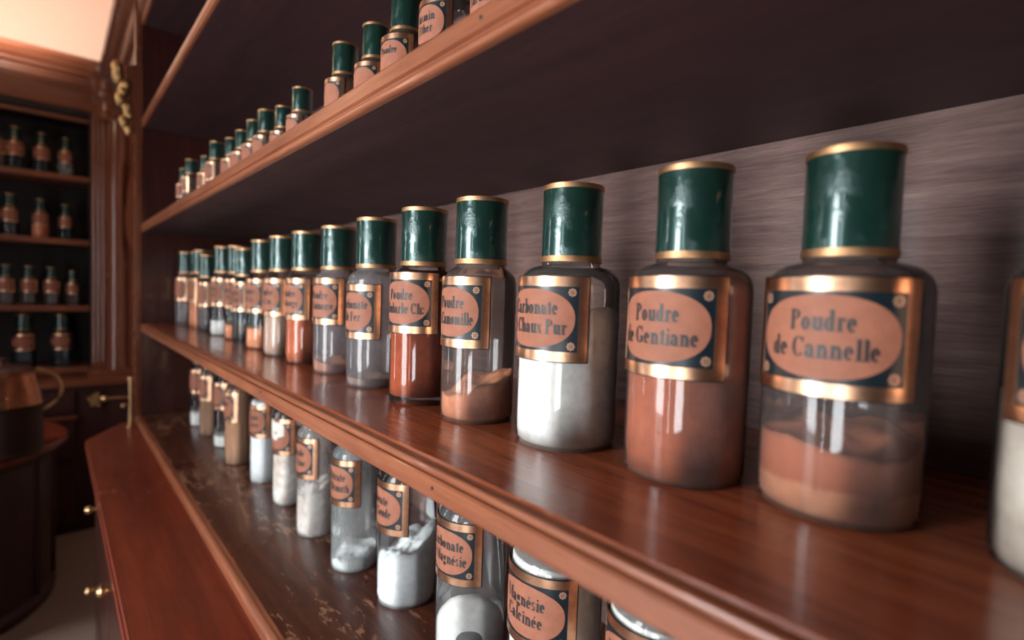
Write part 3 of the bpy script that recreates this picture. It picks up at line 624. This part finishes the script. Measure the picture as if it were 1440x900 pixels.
# far counter
fc = thing('counter_cabinet', 'dark counter cabinet with brass carved mount beneath the far shelves', 'cabinet', (0, 0, 0))
bm = BM(); box(bm, FX0, 3.055, ZC-.475, .32, YF+.02, ZC-.45, .004); obj('worktop', bm, M['trim_x'], fc)
bm = BM(); box(bm, FX0, 3.085, 0, .30, YF+.3, ZC-.476); obj('carcass', bm, M['drum'], fc, False)
for a, c in ((-.9, -.45), (-.43, .02)):
    for q, (zt, zb) in enumerate(((ZC-.50, ZC-.60), (ZC-.62, ZC-.80), (ZC-.82, ZC-1.1))):
        bm = BM(); box(bm, a, 3.067, zb, c+.05, 3.085, zt, .004); obj('drawer', bm, M['drum'], fc)
bm = BM(); box(bm, FX0, 3.05, ZC-.622, .08, 3.085, ZC-.607, .003); obj('drawer_rail', bm, M['trim_x'], fc)
bm = BM()
for k in range(12):
    ball(bm, (.145+.028*cos(k*2.4)*sqrt(k/12), 3.065, ZC-.545+.030*sin(k*2.4)*sqrt(k/12)), .009, (1, .7, 1), 8)
obj('brass_mount', bm, M['gilt'], fc)
# far jars
gf = 'jars on the far shelves'
def fj(u, row, s, lab, gl='dusty', fill=None, capd=True):
    zz = [zf[0], zf[1], zf[2], ZC-.415][row]
    jar(u, YF+.075, zz, .043*s, lab, gf, gl, s=s, facing=262, detail=0, fillp=fill, half=66, capped=capd)
def ux(px, y0=3.375):
    v = Rv*((px-720)/FPX)+F; return v.x*y0/v.y
fj(ux(-3), 0, .80, 'blurred far jar cut by the left edge of the photo, top far shelf')
fj(ux(23), 0, .82, 'blurred far jar on the top far shelf, first fully in view', 'teal')
fj(ux(60), 0, .78, 'blurred far jar in the middle of the top far shelf', 'teal')
fj(ux(94), 0, .76, 'blurred far jar on the top far shelf beside the column', 'frost')
fj(ux(15), 1, .80, 'blurred far jar at left of the second far shelf, pale glint on its shoulder', 'teal')
fj(ux(58), 1, .76, 'far jar with peach contents below its label, second far shelf', 'clear', ('peach', .07, {}))
fj(ux(93), 1, .70, 'blurred narrow far jar at the column end of the second far shelf', 'teal')
fj(ux(9), 2, .76, 'dim far jar leftmost on the third far shelf')
fj(ux(41), 2, .76, 'dim far jar second from left on the third far shelf')
fj(ux(73), 2, .76, 'dim far jar third from left on the third far shelf')
fj(ux(103), 2, .70, 'dim far jar by the column on the third far shelf')
fj(ux(33), 3, 1.05, 'dim tall far jar behind the copper can on the lowest far shelf', 'teal')
fj(ux(87), 3, 1.05, 'dim tall far jar nearer the column on the lowest far shelf', 'teal')

# ---------------------------------------------------------------- round table and copper can
ZTB = ZC-.57
tb = thing('round_table', 'dark round drum table with reddish top at the far left', 'table', (-.40, 2.60, 0))
bm = BM(); lathe(bm, [(0, ZTB-.03), (.40, ZTB-.03), (.43, ZTB-.028), (.442, ZTB-.018), (.442, ZTB-.006), (.436, ZTB), (0, ZTB)], 72); obj('tabletop', bm, M['counter'], tb)
bm = BM(); lathe(bm, [(0, .0), (.40, .0), (.405, .03), (.39, .05), (.395, .3), (.395, ZTB-.06), (.41, ZTB-.03), (0, ZTB-.03)], 72); obj('drum', bm, M['drum'], tb)
for k in range(14):
    a = 2*pi*k/14; bm = BM(); tube(bm, [(.396*cos(a), .396*sin(a), .05), (.396*cos(a), .396*sin(a), ZTB-.05)], .008, 8); obj('stave_rib', bm, M['drum'], tb)
can = thing('copper_can', 'tarnished copper can with conical shoulder and loop handle on the round table', 'can', (-.125, 2.36, ZTB))
bm = BM(); lathe(bm, [(0, 0), (.100, 0), (.104, .006), (.100, .015), (.098, .150), (.103, .156), (.100, .163)], 40); o = obj('body', bm, plain('dark tarnished copper', (.05, .025, .02), .5, .7), can)
bm = BM(); lathe(bm, [(.100, .160), (.092, .20), (.078, .262), (.080, .268), (.074, .275)], 40); obj('shoulder', bm, M['copper'], can)
bm = BM(); lathe(bm, [(.080, .272), (.060, .285), (.02, .292), (.012, .30), (.014, .31), (0, .316)], 32); obj('lid', bm, M['drum'], can)
bm = BM(); tube(bm, [(.074+.075*sin(t)*.95, -.02, .205-.07*cos(t)) for t in [radians(-5+k*15) for k in range(13)]], .006, 8); obj('handle', bm, M['brass'], can)

# ---------------------------------------------------------------- room shell
WX = -.95
bm = BM(); box(bm, WX-.4, -2.2, -.05, 1.2, 4.2, 0); struct('floor', bm, M['floor'])
bm = BM(); box(bm, WX-.4, -2.2, ZC+1.75, 1.2, 4.2, ZC+1.80); struct('ceiling', bm, M['plaster'])
bm = BM(); box(bm, XB+.03, -2.2, 0, XB+.13, 4.2, ZC+1.75); struct('wall_right', bm, M['plaster'])
bm = BM(); box(bm, WX, YF+.33, 0, XB+.03, YF+.43, ZC+1.75); struct('wall_far', bm, M['plaster'])
# left wall with window lights and one added low pane
em, n, l, b = nm('daylight pane'); n.remove(b); e = n.new('ShaderNodeEmission'); e.inputs[0].default_value = (*WINDOW_COL, 1); e.inputs[1].default_value = WINDOW_EMIT
l.new(e.outputs[0], n['Material Output'].inputs[0])
WZ0, WZ1 = ZC-.60, ZC+.72
wins = [(-.50, -.10, ZC-.74, ZC-.28, -.99), (.150, .195, WZ0, WZ1, -.98), (.42, .94, WZ0, WZ1, -1.30), (2.08, 2.22, WZ0, WZ1, -.99)]   # low pane added to brighten the bottom shelf, narrow light, deep-set main light
bm = BM(); WD = WX-.45; prev = -2.2
for y0, y1, z0, z1, xp in wins:
    box(bm, WD, prev, 0, WX, y0, ZC+1.75); box(bm, WD, y0, 0, WX, y1, z0); box(bm, WD, y0, z1, WX, y1, ZC+1.75); prev = y1
box(bm, WD, prev, 0, WX, 4.2, ZC+1.75)
struct('wall_left', bm, M['panel_z'])
for k, (y0, y1, z0, z1, xp) in enumerate(wins):
    bm = BM(); t = .008
    box(bm, xp-.02, y0, z0, xp+.01, y0+t, z1); box(bm, xp-.02, y1-t, z0, xp+.01, y1, z1)
    box(bm, xp-.02, y0, z0, xp+.01, y1, z0+t); box(bm, xp-.02, y0, z1-t, xp+.01, y1, z1)
    wf = struct('window_%d' % (k+1), bm, M['trim_z'])  # the first is the low pane added for the bottom shelf
    bm = BM(); box(bm, xp-.012, y0+t, z0+t, xp-.004, y1-t, z1-t); obj('pane', bm, em, wf, False)
# warm point light added outside the frame to brighten the ceiling and the far corner
def lamp(x, y, z, power, col=(1, .72, .48), r=.05):
    ld = bpy.data.lights.new('added_warm_light', 'POINT'); ld.energy = power; ld.color = col; ld.shadow_soft_size = r
    o = bpy.data.objects.new('added_warm_light', ld); C.objects.link(o); o.location = (x, y, z); return o
lamp(-.45, 2.3, ZC+.95, 3.0)
ld = bpy.data.lights.new('added_wall_spot', 'SPOT'); ld.energy = 45; ld.color = (1, .88, .76); ld.spot_size = radians(88); ld.spot_blend = .35; ld.shadow_soft_size = .06  # unseen spot added to brighten the wall above the far cornice
o = bpy.data.objects.new('added_wall_spot', ld); C.objects.link(o); o.location = (-.35, 2.75, ZC+.98)
o.rotation_euler = Vector((.30, .75, .62)).to_track_quat('-Z', 'Y').to_euler()
